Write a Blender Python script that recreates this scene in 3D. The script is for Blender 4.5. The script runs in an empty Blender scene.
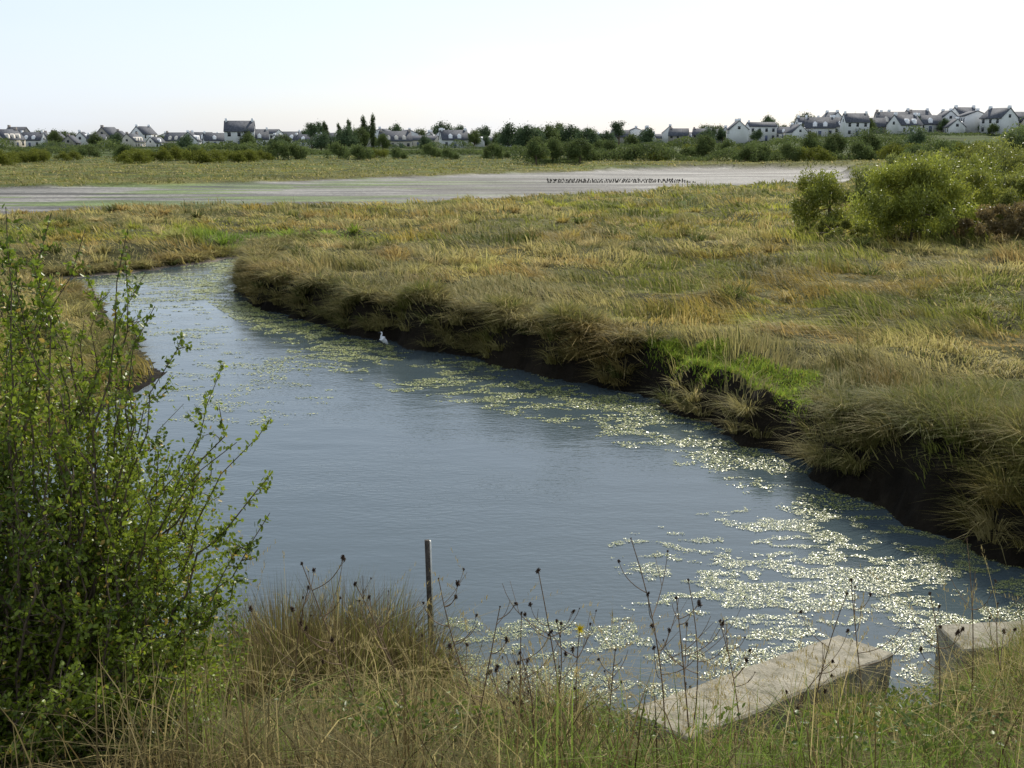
import bpy, math, random
import numpy as np
from mathutils import Vector, Matrix
R = np.random.default_rng(7); random.seed(7)
scene = bpy.context.scene
COL = scene.collection
rad = math.radians

# ---------------------------------------------------------------- helpers
LAT = R.random((256,256))
def vn(x,y):
    xi=np.floor(x).astype(int); yi=np.floor(y).astype(int)
    fx=x-xi; fy=y-yi; fx=fx*fx*(3-2*fx); fy=fy*fy*(3-2*fy)
    a=LAT[xi%256,yi%256]; b=LAT[(xi+1)%256,yi%256]; c=LAT[xi%256,(yi+1)%256]; d=LAT[(xi+1)%256,(yi+1)%256]
    return (a*(1-fx)+b*fx)*(1-fy)+(c*(1-fx)+d*fx)*fy
def fbm(x,y,o=4):
    s=0;a=.5;t=0
    for i in range(o):
        s=s+a*vn(x*2**i+17.3*i,y*2**i+9.1*i); t+=a; a*=.5
    return s/t
def sst(a,b,x):
    t=np.clip((x-a)/(b-a),0,1); return t*t*(3-2*t)
def sdf(x,y,poly):
    d=np.full(x.shape,1e9); ins=np.zeros(x.shape,bool); n=len(poly)
    for i in range(n):
        x0,y0=poly[i]; x1,y1=poly[(i+1)%n]
        ex,ey=x1-x0,y1-y0
        t=np.clip(((x-x0)*ex+(y-y0)*ey)/(ex*ex+ey*ey),0,1)
        d=np.minimum(d,(x-x0-t*ex)**2+(y-y0-t*ey)**2)
        if ey!=0:
            c=((y0>y)!=(y1>y))&(x<(x1-x0)*(y-y0)/(y1-y0)+x0); ins^=c
    return np.where(ins,-1,1)*np.sqrt(d)
def pmesh(name,V,faces,C=None,mat=None,smooth=False):
    n,k,_=V.shape
    me=bpy.data.meshes.new(name)
    me.vertices.add(n*k); me.vertices.foreach_set("co",np.ascontiguousarray(V,dtype=np.float32).ravel())
    loops=np.concatenate([np.array(f) for f in faces]); lt=np.array([len(f) for f in faces])
    ls=np.concatenate([[0],np.cumsum(lt)[:-1]]); tot=len(loops)
    L=(loops[None,:]+(np.arange(n)*k)[:,None]).ravel()
    S=(ls[None,:]+(np.arange(n)*tot)[:,None]).ravel()
    me.loops.add(len(L)); me.loops.foreach_set("vertex_index",L.astype(np.int32))
    me.polygons.add(len(S)); me.polygons.foreach_set("loop_start",S.astype(np.int32))
    me.update(calc_edges=True)
    if C is not None:
        a=me.color_attributes.new("Col",'FLOAT_COLOR','POINT')
        if C.ndim==2: C=np.repeat(C[:,None,:],k,axis=1)
        c4=np.ones((n*k,4),np.float32); c4[:,:3]=C.reshape(-1,3)
        a.data.foreach_set("color",c4.ravel())
    if smooth: me.polygons.foreach_set("use_smooth",np.ones(len(S),bool))
    if mat: me.materials.append(mat)
    return me
def obj(name,data,parent=None,loc=None,**kw):
    o=bpy.data.objects.new(name,data); COL.objects.link(o)
    if parent: o.parent=parent
    if loc is not None: o.location=loc
    for k,v in kw.items(): o[k]=v
    return o
def copy_thing(root,loc,rz=0,sc=(1,1,1)):
    def rec(o,par):
        c=o.copy(); COL.objects.link(c)
        if par: c.parent=par
        for ch in o.children: rec(ch,c)
        return c
    c=rec(root,None); c.location=loc; c.rotation_euler=(0,0,rz); c.scale=sc
    return c

# ---------------------------------------------------------------- materials
def newmat(name):
    m=bpy.data.materials.new(name); m.use_nodes=True
    return m,m.node_tree.nodes,m.node_tree.links,m.node_tree.nodes["Principled BSDF"]
def leafmat(name,trans=.35,rough=.55,spec=.25):
    m,N,L,P=newmat(name)
    at=N.new('ShaderNodeAttribute'); at.attribute_name="Col"
    P.inputs['Roughness'].default_value=rough; P.inputs['Specular IOR Level'].default_value=spec
    tr=N.new('ShaderNodeBsdfTranslucent'); mx=N.new('ShaderNodeMixShader'); mx.inputs[0].default_value=trans
    L.new(at.outputs['Color'],P.inputs['Base Color']); L.new(at.outputs['Color'],tr.inputs['Color'])
    L.new(P.outputs[0],mx.inputs[1]); L.new(tr.outputs[0],mx.inputs[2]); L.new(mx.outputs[0],N['Material Output'].inputs[0])
    return m
def noisemat(name,c1,c2,scale=8,rough=.8,bump=.3,spec=.3,detail=8):
    m,N,L,P=newmat(name)
    tc=N.new('ShaderNodeTexCoord'); nz=N.new('ShaderNodeTexNoise'); nz.inputs['Scale'].default_value=scale; nz.inputs['Detail'].default_value=detail
    rp=N.new('ShaderNodeValToRGB'); rp.color_ramp.elements[0].position=.35; rp.color_ramp.elements[1].position=.65
    rp.color_ramp.elements[0].color=(*c1,1); rp.color_ramp.elements[1].color=(*c2,1)
    L.new(tc.outputs['Object'],nz.inputs['Vector']); L.new(nz.outputs[0],rp.inputs[0]); L.new(rp.outputs[0],P.inputs['Base Color'])
    P.inputs['Roughness'].default_value=rough; P.inputs['Specular IOR Level'].default_value=spec
    if bump:
        b=N.new('ShaderNodeBump'); b.inputs['Strength'].default_value=bump; b.inputs['Distance'].default_value=.02
        L.new(nz.outputs[0],b.inputs['Height']); L.new(b.outputs[0],P.inputs['Normal'])
    return m
M_grass=leafmat("grass_blades",.5,.65,.12); M_leaf=leafmat("leaves",.45,.4,.35); M_far=leafmat("distant_leaves",.35,.7,.1)
M_bark=noisemat("bark",(.06,.045,.03),(.15,.11,.07),20)
M_dry=noisemat("dry_stem",(.10,.065,.035),(.24,.16,.09),30,.7,0)
M_seed=noisemat("seed_head",(.035,.02,.014),(.11,.07,.04),60,.9,.5)
M_conc,N,L,P=newmat("weathered_concrete")
tc=N.new('ShaderNodeTexCoord')
a1=N.new('ShaderNodeTexNoise'); a1.inputs['Scale'].default_value=4.5; a1.inputs['Detail'].default_value=9; a1.inputs['Roughness'].default_value=.7
a2=N.new('ShaderNodeTexNoise'); a2.inputs['Scale'].default_value=70; a2.inputs['Detail'].default_value=4
L.new(tc.outputs['Object'],a1.inputs['Vector']); L.new(tc.outputs['Object'],a2.inputs['Vector'])
rp=N.new('ShaderNodeValToRGB'); e=rp.color_ramp.elements; e[0].position=.33; e[0].color=(.10,.095,.065,1); e[1].position=.66; e[1].color=(.33,.30,.235,1); k_=e.new(.47); k_.color=(.225,.205,.155,1)
L.new(a1.outputs[0],rp.inputs[0])
mr=N.new('ShaderNodeMapRange'); mr.inputs[1].default_value=.3; mr.inputs[2].default_value=.7; mr.inputs[3].default_value=.7; mr.inputs[4].default_value=1.25; L.new(a2.outputs[0],mr.inputs[0])
vm=N.new('ShaderNodeVectorMath'); vm.operation='SCALE'; L.new(rp.outputs[0],vm.inputs[0]); L.new(mr.outputs[0],vm.inputs['Scale']); L.new(vm.outputs[0],P.inputs['Base Color'])
P.inputs['Roughness'].default_value=.95; P.inputs['Specular IOR Level'].default_value=.1
b=N.new('ShaderNodeBump'); b.inputs['Strength'].default_value=.45; b.inputs['Distance'].default_value=.006; L.new(a2.outputs[0],b.inputs['Height']); L.new(b.outputs[0],P.inputs['Normal'])
M_white=noisemat("white_render",(.78,.78,.76),(.84,.83,.81),.8,.8,.1)
M_cream=noisemat("cream_render",(.6,.55,.47),(.72,.66,.57),.8,.8,.1)
M_stone=noisemat("granite_wall",(.3,.27,.23),(.45,.42,.36),3,.9,.2)
M_slate=noisemat("slate_roof",(.05,.055,.065),(.11,.115,.13),2,.8,.1,.15)
M_chim=noisemat("chimney_brick",(.25,.2,.17),(.45,.4,.35),3,.9,.1)
M_glass=noisemat("window_glass",(.02,.025,.03),(.04,.045,.05),1,.15,0,.5)
M_door=noisemat("painted_door",(.08,.1,.15),(.12,.14,.2),2,.5,0)
M_wood=noisemat("weathered_wood",(.03,.026,.02),(.09,.075,.06),25,.85,.5)
M_paint=noisemat("faded_paint",(.6,.58,.5),(.75,.72,.64),20,.6,.2)
M_egret=noisemat("shaded_white_feathers",(.6,.62,.64),(.7,.71,.72),20,.7,.1)  # white plumage dimmed, its shade put into the colour
M_beak=noisemat("dark_horn",(.01,.01,.01),(.03,.03,.03),20,.4,0)
M_yel=noisemat("yellow_petal",(.7,.5,.01),(.8,.6,.02),20,.6,0)
M_ground,N,L,P=newmat("ground_soil")
at=N.new('ShaderNodeAttribute'); at.attribute_name="Col"; aw=N.new('ShaderNodeAttribute'); aw.attribute_name="wet"
geo=N.new('ShaderNodeNewGeometry'); nz=N.new('ShaderNodeTexNoise'); nz.inputs['Scale'].default_value=2.5; nz.inputs['Detail'].default_value=10; nz.inputs['Roughness'].default_value=.65
n2=N.new('ShaderNodeTexNoise'); n2.inputs['Scale'].default_value=.12; n2.inputs['Detail'].default_value=8; n2.inputs['Roughness'].default_value=.65
mp=N.new('ShaderNodeMapping'); mp.inputs['Scale'].default_value=(.5,2.2,1)
L.new(geo.outputs['Position'],nz.inputs['Vector']); L.new(geo.outputs['Position'],mp.inputs[0]); L.new(mp.outputs[0],n2.inputs['Vector'])
mr=N.new('ShaderNodeMapRange'); mr.inputs[1].default_value=.3; mr.inputs[2].default_value=.7; mr.inputs[3].default_value=.5; mr.inputs[4].default_value=1.4
mr2=N.new('ShaderNodeMapRange'); mr2.inputs[1].default_value=.38; mr2.inputs[2].default_value=.62; mr2.inputs[3].default_value=.5; mr2.inputs[4].default_value=1.3
L.new(nz.outputs[0],mr.inputs[0]); L.new(n2.outputs[0],mr2.inputs[0])
mu=N.new('ShaderNodeMath'); mu.operation='MULTIPLY'; L.new(mr.outputs[0],mu.inputs[0]); L.new(mr2.outputs[0],mu.inputs[1])
vm=N.new('ShaderNodeVectorMath'); vm.operation='SCALE'; L.new(at.outputs['Color'],vm.inputs[0]); L.new(mu.outputs[0],vm.inputs['Scale']); L.new(vm.outputs[0],P.inputs['Base Color'])
mr3=N.new('ShaderNodeMapRange'); mr3.inputs[3].default_value=.95; mr3.inputs[4].default_value=.6; L.new(aw.outputs['Fac'],mr3.inputs[0]); L.new(mr3.outputs[0],P.inputs['Roughness'])
P.inputs['Specular IOR Level'].default_value=.12
b=N.new('ShaderNodeBump'); b.inputs['Strength'].default_value=1; b.inputs['Distance'].default_value=.2; L.new(nz.outputs[0],b.inputs['Height']); L.new(b.outputs[0],P.inputs['Normal'])
M_water,N,L,P=newmat("river_water")
P.inputs['Base Color'].default_value=(.055,.076,.083,1); P.inputs['Roughness'].default_value=.04; P.inputs['IOR'].default_value=1.39
geo=N.new('ShaderNodeNewGeometry'); mp=N.new('ShaderNodeMapping'); mp.inputs['Scale'].default_value=(.8,1.8,1)
L.new(geo.outputs['Position'],mp.inputs[0])
na=N.new('ShaderNodeTexNoise'); na.inputs['Scale'].default_value=8; na.inputs['Detail'].default_value=3
nb=N.new('ShaderNodeTexNoise'); nb.inputs['Scale'].default_value=.9; nb.inputs['Detail'].default_value=2
nc=N.new('ShaderNodeTexNoise'); nc.inputs['Scale'].default_value=.25; nc.inputs['Detail'].default_value=4
L.new(mp.outputs[0],na.inputs['Vector']); L.new(mp.outputs[0],nb.inputs['Vector']); L.new(geo.outputs['Position'],nc.inputs['Vector'])
rg=N.new('ShaderNodeMapRange'); rg.inputs[1].default_value=.35; rg.inputs[2].default_value=.65; rg.inputs[3].default_value=.15; rg.inputs[4].default_value=.7; L.new(nc.outputs[0],rg.inputs[0])
ad=N.new('ShaderNodeMath'); ad.operation='MULTIPLY_ADD'; L.new(rg.outputs[0],ad.inputs[1]); L.new(na.outputs[0],ad.inputs[0]); L.new(nb.outputs[0],ad.inputs[2])
b=N.new('ShaderNodeBump'); b.inputs['Strength'].default_value=.28; b.inputs['Distance'].default_value=.05; L.new(ad.outputs[0],b.inputs['Height']); L.new(b.outputs[0],P.inputs['Normal'])
M_alg=leafmat("algae_mat",.12,.33,.5)

# ---------------------------------------------------------------- terrain
CH=[(6.0,12.5),(5.6,13.6),(5.1,14.8),(4.46,16.3),(3.9,18),(3.3,20),(1.8,22),(-.73,24.7),(-3.3,27.2),(-6,30.7),(-8.1,33.7),(-9.4,37),(-9.7,39.7),(-10.2,43),(-8,47),(-2,49.5),(-2,50.6),(-7,50.2),(-11.3,48.2),
(-12.4,46),(-13.4,43.8),(-14.3,41.8),(-15.6,40.6),(-17.5,39.8),(-18,38.6),(-15,37.8),(-13.6,36),(-11.8,32),(-10.1,29),(-8.5,25.5),(-7.4,22.4),(-7.4,20.6),(-7.6,18.7),(-7.2,14),(-5.5,11.5),(-3.5,10.2),(-1.5,9.5),(-.5,9.1),(.2,8.5),(1.2,8.1),(2.2,8.7),(2.95,8.6),(2.95,8.1),(3.5,8.05),(3.65,8.6),(4.0,9.2),(5.5,9.6),(7.5,10.2),(7.5,11.2)]
MUD=[(-120,40),(-60,58),(-31,66),(-25.6,73),(-8,77),(4,91),(18,97),(30,102),(39,125),(52,172),(30,176),(1,152),(-28,119),(-50,105),(-95,90),(-200,82)]
WALL1=[(.85,6.35),(2.5,8.15),(3.0,7.75),(1.25,5.85)]
WALL2=[(3.6,8.75),(6,8.85),(6,8.3),(3.6,8.25)]
LEDGE=[(2.85,21.5),(3.4,20.3),(3.95,19.3),(4.2,18.0),(4.75,16.9),(5.3,17.2),(5.0,18.8),(4.5,20.2),(4.0,21.3),(3.3,21.9)]
MOUNDS=[(6.9,13.4,.5),(6.2,14.3,.5),(7.4,14.4,.5),(5.9,15.2,.4),(6.9,15.8,.4),(6.5,13.0,.45),(7.9,13.2,.5),(1.2,23.5,.45),(-.2,25.2,.4),(-2.2,27.2,.4),(7.3,12.5,.5)]
def ledge(x,y): return sdf(x,y,LEDGE)+1.0*(fbm(x*1.7,y*1.7,3)-.48)
def midx(y): return np.interp(y,[10,20,30,40,45,48],[0,-3,-7.5,-12.4,-12,12])
def fields(x,y):
    d=sdf(x,y,CH); d=d+(.8*(fbm(x*.9,y*.9,3)-.5)+.6*(fbm(x*2.4,y*2.4,3)-.5))*sst(10.2,12,y)
    dm=sdf(x,y,MUD)+3*(fbm(x*.15,y*.15,3)-.5)
    return d,dm
def height(x,y,d=None,dm=None):
    if d is None: d,dm=fields(x,y)
    left=sst(.5,-.5,x-midx(y))
    w=.45+2.1*left; pl=1.0-.4*left
    pl=pl+.35*sst(10,60,x)*sst(20,60,y)
    z=pl*sst(0,1,d/w*.9)+.55*(fbm(x*.55,y*.55,3)-.5)*sst(.3,2.5,d)+.14*(fbm(x*2.1,y*2.1,2)-.5)*sst(.2,1,d)*sst(60,30,y)
    for mx_,my_,mh in MOUNDS: z=z+mh*.5*np.exp(-((x-mx_)**2+(y-my_)**2)/.4)*sst(0,.5,d)
    z=z*(1-.28*sst(.3,-.5,sdf(x,y,LEDGE)))
    dike=np.clip(3.3-.43*(y-2),0.08,3.3)+.15*(fbm(x*1.1,y*1.1,3)-.5)
    nw=1-sst(9.8,12.5,y)
    z=z*(1-nw)+nw*dike
    z=z-.38*np.exp(-(((x-3.0)/.35)**2+((y-7.45)/.5)**2))-.38*np.exp(-(((x-.7)/.9)**2+((y-7.7)/.9)**2))-.15*sst(.7,.1,sdf(x,y,WALL1))
    z=np.where(d>0,np.minimum(z,.02+(1.6+1.4*(1-nw))*np.maximum(d,0)),-.5*sst(0,1.2,-d)-.02)
    z=z+np.where(d>0,.4*np.exp(-(((x-4.15)/.45)**2+((y-8.0)/.35)**2)),0)
    ins=sst(1.5,-1.5,dm)
    z=z*(1-ins)+ins*(.3+.12*(fbm(x*.05,y*.2,3)-.5))
    z=z+sst(280,400,y)*(1.6+4.3*sst(55,135,x))
    return z
def hz(x,y):
    return float(height(np.array([float(x)]),np.array([float(y)]))[0])
nx,ny=820,860
ux=np.linspace(-5.6,5.6,nx); uy=np.linspace(-3.4,5.9,ny)
X,Y=np.meshgrid(12*np.sinh(ux),14+14*np.sinh(uy),indexing='xy')
X=X.ravel();Y=Y.ravel(); d,dm=fields(X,Y); Z=height(X,Y,d,dm)
me=bpy.data.meshes.new("ground")
me.vertices.add(len(X)); me.vertices.foreach_set("co",np.stack([X,Y,Z],1).astype(np.float32).ravel())
i=np.arange(ny-1)[:,None]*nx+np.arange(nx-1)[None,:]; F=np.stack([i,i+1,i+1+nx,i+nx],-1).reshape(-1,4)
me.loops.add(F.size); me.loops.foreach_set("vertex_index",F.ravel().astype(np.int32))
me.polygons.add(len(F)); me.polygons.foreach_set("loop_start",(np.arange(len(F))*4).astype(np.int32)); me.update(calc_edges=True)
me.polygons.foreach_set("use_smooth",np.ones(len(F),bool))
def mixc(a,b,t): return a*(1-t[:,None])+b*t[:,None]
soil=np.tile(np.array([.085,.08,.027]),(len(X),1)); n=fbm(X*.03,Y*.12,4)
far=mixc(np.array([.08,.10,.023])[None],np.array([.13,.125,.035])[None],sst(.38,.62,n))
far=mixc(far,np.array([.05,.075,.02])[None],sst(180,240,Y)*.8)
c=mixc(soil,far,sst(40,80,Y))
lf=sst(.5,-.5,X-midx(Y))
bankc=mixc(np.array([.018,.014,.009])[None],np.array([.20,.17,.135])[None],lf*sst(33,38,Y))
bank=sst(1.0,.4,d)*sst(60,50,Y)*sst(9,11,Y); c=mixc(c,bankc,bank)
mudc=mixc(np.array([.095,.086,.07])[None],np.array([.21,.198,.172])[None],sst(.38,.6,fbm(X*.05,Y*.3,5)))
gp=sst(.57,.63,fbm(X*.07+40,Y*.35,3))*sst(0,-30,X-10); mudc=mixc(mudc,np.array([.12,.16,.045])[None],gp)
ins=sst(.8,-.8,dm); c=mixc(c,mudc,ins)
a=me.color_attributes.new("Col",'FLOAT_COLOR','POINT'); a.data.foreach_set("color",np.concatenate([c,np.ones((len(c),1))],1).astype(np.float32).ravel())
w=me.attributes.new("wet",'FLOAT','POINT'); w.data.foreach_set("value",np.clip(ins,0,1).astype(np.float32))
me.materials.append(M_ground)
obj("ground",me,kind="structure",label="salt marsh ground with muddy tidal flat and grassy dike",category="ground")
bpy.ops.mesh.primitive_plane_add(size=1,location=(-6,31,0)); o=bpy.context.object; o.name="water"; o.scale=(38,50,1)
o["kind"]="structure"; o["label"]="calm tidal creek water reflecting pale sky"; o["category"]="water"; o.data.materials.append(M_water)

# ---------------------------------------------------------------- blades
def blades(P,Ln,W,az,bend,C,seg=2,fa=None):
    n=len(P); t=np.linspace(0,1,seg+1)
    if fa is None: fa=R.random(n)*np.pi*2
    V=np.zeros((n,2*seg+1,3)); 
    dx,dy=np.cos(az),np.sin(az); wx,wy=np.cos(fa)*W/2,np.sin(fa)*W/2
    Cc=np.zeros((n,2*seg+1,3))
    for k,tt in enumerate(t):
        hor=Ln*bend*tt**2*.8; z=Ln*(tt-.42*bend*tt*tt)
        cx=P[:,0]+dx*hor; cy=P[:,1]+dy*hor; cz=P[:,2]+z
        if k<seg:
            f=1-.5*tt
            V[:,2*k]=np.stack([cx-wx*f,cy-wy*f,cz],1); V[:,2*k+1]=np.stack([cx+wx*f,cy+wy*f,cz],1)
            Cc[:,2*k]=Cc[:,2*k+1]=C
        else: V[:,2*k]=np.stack([cx,cy,cz],1); Cc[:,2*k]=C
    fs=[(2*k,2*k+1,2*k+3,2*k+2) for k in range(seg-1)]+[(2*seg-2,2*seg-1,2*seg)]
    return V,fs,Cc
def grass_obj(name,parts,mat,**kw):
    V=np.concatenate([p[0] for p in parts]); C=np.concatenate([p[2] for p in parts])
    return obj(name,pmesh(name,V,parts[0][1],C,mat),**kw)
OL=np.array([.19,.205,.04]); ST=np.array([.44,.36,.16]); RU=np.array([.33,.20,.065]); YG=np.array([.34,.345,.06]); DK=np.array([.09,.11,.028]); BG=np.array([.26,.36,.045]); BR=np.array([.13,.095,.04])
def marshcol(x,y,n):
    a=fbm(x*.22,y*.22,4); b_=fbm(x*.13+50,y*.2+20,3); c_=fbm(x*.5+9,y*.5+4,2)
    C=mixc(OL[None],YG[None],sst(.38,.58,a))
    C=mixc(C,ST[None],sst(.46,.62,b_+.09*sst(8,-8,x-y*.1))*.68)
    C=mixc(C,RU[None],sst(.51,.63,a*.45+c_*.55+.07*sst(3,12,x)*sst(50,30,y))*.58)
    C=mixc(C,DK[None],sst(.56,.70,fbm(x*.4+70,y*.4+11,3))*.6)
    C=mixc(C,np.array([.19,.19,.055])[None],sst(75,120,np.hypot(x,y))*.75)
    r=R.random(n); C=np.where((r<.12)[:,None],ST[None],C); C=np.where((r>.9)[:,None],DK[None],C)
    fr=sst(3.2,1.2,np.abs(y-50.5))*sst(-17,-13,x)*sst(-5,-8,x); C=mixc(C,np.array([.20,.32,.04])[None],fr*.85)
    return C*(.78+.44*R.random(n))[:,None]
def inland(x,y,dmin=.15):
    d,dm=fields(x,y); return d,dm,(d>dmin)&(dm>.2)
n=420000
r=np.exp(R.uniform(np.log(11.5),np.log(290),n)); an=R.uniform(-.62,.62,n); x=r*np.sin(an); y=r*np.cos(an)
d,dm,ok=inland(x,y,.25); ok&=y>10.6; 
ok&=~((ledge(x,y)<.08)&(R.random(n)<.94))
x,y,d,r=x[ok],y[ok],d[ok],r[ok]; n=len(x)
P_=np.stack([x,y,height(x,y)-.03],1)
hum=fbm(x*.6,y*.6,3)*.75+fbm(x*1.9,y*1.9,2)*.25; Ln=(.18+.62*sst(.36,.70,hum)*(.5+.7*R.random(n)))*(1-.35*sst(90,130,r))
az=np.pi*1.0+2.2*(fbm(x*.25+7,y*.25,2)-.5)*3+R.normal(0,.38,n); bend=np.clip(1.0+1.9*(fbm(x*.5,y*.5+30,2)-.4)+R.normal(0,.28,n),.05,2.1)
C=marshcol(x,y,n)
grass_obj("marsh_grass",[blades(P_,Ln,.0010*r*(.6+.7*R.random(n)),az,bend,C)],M_grass,kind="stuff",label="windswept olive and straw marsh grass on the creek banks",category="grass")
def tuss(cx,cy,cz,nb,Lr,spread,C0,w,bm=1.0):
    k=len(cx); idx=np.repeat(np.arange(k),nb); m=len(idx)
    az=R.random(m)*2*np.pi; rr=spread*np.sqrt(R.random(m))
    P_=np.stack([cx[idx]+np.cos(az)*rr,cy[idx]+np.sin(az)*rr,cz[idx]-.04],1)
    Ln=R.uniform(Lr[0],Lr[1],m)*(.7+.6*R.random(k))[idx]; bend=np.clip(R.normal(bm,.4,m),.05,2.3)
    Cc=C0[idx]*(.6+.8*R.random(m))[:,None]; s=R.random(m)<.10; Cc[s]=ST*(.6+.5*R.random(s.sum()))[:,None]
    return blades(P_,Ln,w[idx]*(.7+.6*R.random(m)),az,bend,Cc,3)
n=60000; x=R.uniform(-22,14,n); y=R.uniform(10.8,60,n); d,dm,ok=inland(x,y,.10)
rt=x>midx(y)
ok&=(d<1.15)&((fbm(x*1.1+3,y*1.1,2)>.35)|(d>.45)); ok&=~(ledge(x,y)<.22); ok&=rt|(d>.6)
x,y,d=x[ok],y[ok],d[ok]; pr=np.where(d<.55,1.,.4); sel=R.permutation(len(x)); sel=sel[R.random(len(sel))<pr[sel]][:1550]; x,y=x[sel],y[sel]; rr=np.hypot(x,y)
C0=marshcol(x,y,len(x)); C0=mixc(C0,np.array([.13,.125,.042])[None],np.full(len(x),.45))
grass_obj("bank_tussock_grass",[tuss(x,y,height(x,y),110,(.22,.55),.17,C0,.0008*rr,1.35)],M_grass,kind="stuff",label="overhanging tussocks of grass along the muddy creek edge",category="grass")
n=5000; rr=np.exp(R.uniform(np.log(13),np.log(75),n)); an=R.uniform(-.55,.6,n); x=rr*np.sin(an); y=rr*np.cos(an); d,dm,ok=inland(x,y,1.2); ok&=(y>12)&(fbm(x*.35+90,y*.35,2)>.52)&(ledge(x,y)>.5)
x,y,rr=x[ok][:560],y[ok][:560],rr[ok][:560]; C0=marshcol(x,y,len(x))
grass_obj("marsh_tufts",[tuss(x,y,height(x,y),80,(.28,.6),.22,C0,.0008*rr,1.0)],M_grass,kind="stuff",label="taller tufts of grass scattered over the marsh",category="grass")
for mx_,my_,mh in MOUNDS:
    k=26; a_=R.random(k)*6.3; q_=np.sqrt(R.random(k))*.55; x=mx_+np.cos(a_)*q_; y=my_+np.sin(a_)*q_
    C0=mixc(np.array([.12,.15,.03])[None],np.array([.25,.21,.065])[None],R.random(k))
    t_=tuss(x,y,height(x,y),95,(.3,.62),.14,C0,np.full(k,.0085 if my_<18 else .014),1.1)
    o=grass_obj("tussock_mound",[t_],M_grass,label="rounded olive-brown grass tussock overhanging the creek bank",category="tussock",group="large tussocks on the creek bank")
n=42000; x=R.uniform(2,6.2,n); y=R.uniform(15.8,23.2,n); g=ledge(x,y)
d,dm,ok=inland(x,y,.24); ok&=g<.14; x,y=x[ok],y[ok]; n=len(x)
C=BG[None]*(.5+.7*R.random(n))[:,None]; s=R.random(n)<.22; C[s]=YG*.9
hh=fbm(x*2.2,y*2.2,2)
grass_obj("fresh_green_rushes",[blades(np.stack([x,y,height(x,y)],1),(.03+.26*hh)*R.uniform(.5,1.2,n),np.full(n,.016),R.random(n)*6.3,R.uniform(.3,1.6,n),C)],M_grass,kind="stuff",label="patch of bright green fresh grass on the bank ledge",category="grass")
# near dike grass
n=115000; x=R.uniform(-6,8,n); y=R.uniform(3.6,10.4,n); d=sdf(x,y,CH); 
w1=sdf(x,y,WALL1); wall=np.minimum(w1,sdf(x,y,WALL2))
low=np.exp(-(((x-1.2)/1.3)**2+((y-7.6)/1.3)**2))
ok=(d>.03)&(wall>.0)&(R.random(n)>low*.45); ok&=~((x<-1.35+.2*(y-5))&(y<6.3)&(R.random(n)<.85))
x,y,w1,low=x[ok],y[ok],w1[ok],low[ok]; n=len(x); zz=height(x,y)
hum=fbm(x*1.3,y*1.3,3)*.7+fbm(x*4,y*4,2)*.3; rr_=sst(1.6,3,x)
Ln=(.05+.56*sst(.38,.70,hum+.05*rr_)*(.3+.9*R.random(n)))*(1+.10*rr_)*(1-.68*low); Ln*=np.where((x<2.6),.25+.75*sst(.05,.8,w1),1)
gr=sst(.42,.56,fbm(x*1.1+3,y*1.1,3)+.12*rr_+.03-.05*sst(.8,-.6,np.abs(x+1.2)-.6))
C=mixc(ST[None]*.62,np.array([.18,.25,.042])[None],gr); s=R.random(n)<.17; C[s]=ST*.9; s=R.random(n)<.22; C[s]=BR
C=C*(.4+.9*R.random(n))[:,None]
grass_obj("dike_grass",[blades(np.stack([x,y,zz-.02],1),Ln,R.uniform(.003,.008,n),R.random(n)*6.3,np.clip(R.normal(.95,.6,n),0,2.1),C,3)],M_grass,kind="stuff",label="dense mixed green and straw grass on the dike slope",category="grass")

# ---------------------------------------------------------------- algae
def flakes(x,y,s,C):
    n=len(x); k=5; V=np.zeros((n,k,3)); a0=R.random(n)*6.3; tx,ty=R.normal(0,.12,n),R.normal(0,.12,n); z0=R.uniform(.007,.015,n); el=R.uniform(.3,.9,n); ro=R.random(n)*3.14
    for i in range(k):
        rr=s*R.uniform(.3,1.25,n); a=a0+i*2*np.pi/k; px,py=np.cos(a)*rr,np.sin(a)*rr*el; ox=px*np.cos(ro)-py*np.sin(ro); oy=px*np.sin(ro)+py*np.cos(ro)
        V[:,i]=np.stack([x+ox,y+oy,z0+ox*tx+oy*ty],1)
    return V,[tuple(range(k))],np.repeat(C[:,None,:],k,1)
AL=np.array([.34,.37,.10]); AP=np.array([.47,.47,.21]); AD=np.array([.15,.19,.04])
fx=[];fy=[];fs=[]
def addf(x,y,keep,s): fx.append(x[keep]);fy.append(y[keep]);fs.append(s[keep])
def stringy(x,y,sx,sy):
    wx=fbm(x*.8,y*.8,2)*1.6; wy=fbm(x*.8+40,y*.8,2)*1.6
    return 1-np.abs(fbm(x*sx+wx,y*sy+wy,4)-.5)*4.5
n=1000000; x=R.uniform(-13,7,n); y=R.uniform(14,46,n); d=sdf(x,y,CH); offs=-d
nzv=fbm(x*.5,y*.9,3)*.5+stringy(x,y,1.3,2.4)*.25+fbm(x*4,y*7,3)*.25
wd_=np.interp(y,[14,17,19,21,25,30,40],[.9,1.3,1.7,2.3,1.9,1.4,1.0])
k=(d<0)&(x>midx(y))&(nzv>.475+.13*np.abs(offs-wd_*.45)/wd_)&(offs<wd_*1.5)&(R.random(n)<.8)
addf(x,y,k,.007+.0008*y*(.4+.9*R.random(n)))
n=380000; x=R.uniform(1.2,7.3,n); y=R.uniform(8.8,15.6,n); d=sdf(x,y,CH)
e=((x-4.3)/2.1)**2+((y-12.1-.1*(x-4))/2.0)**2; nzv=fbm(x*.8,y*1.3,3)*.36+stringy(x,y,1.8,3.2)*.24+fbm(x*5,y*9,3)*.40
k=(d<0)&(nzv>.435+.10*e)&(R.random(n)<.72)
addf(x,y,k,.004+.010*R.random(n)**1.5)
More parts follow.
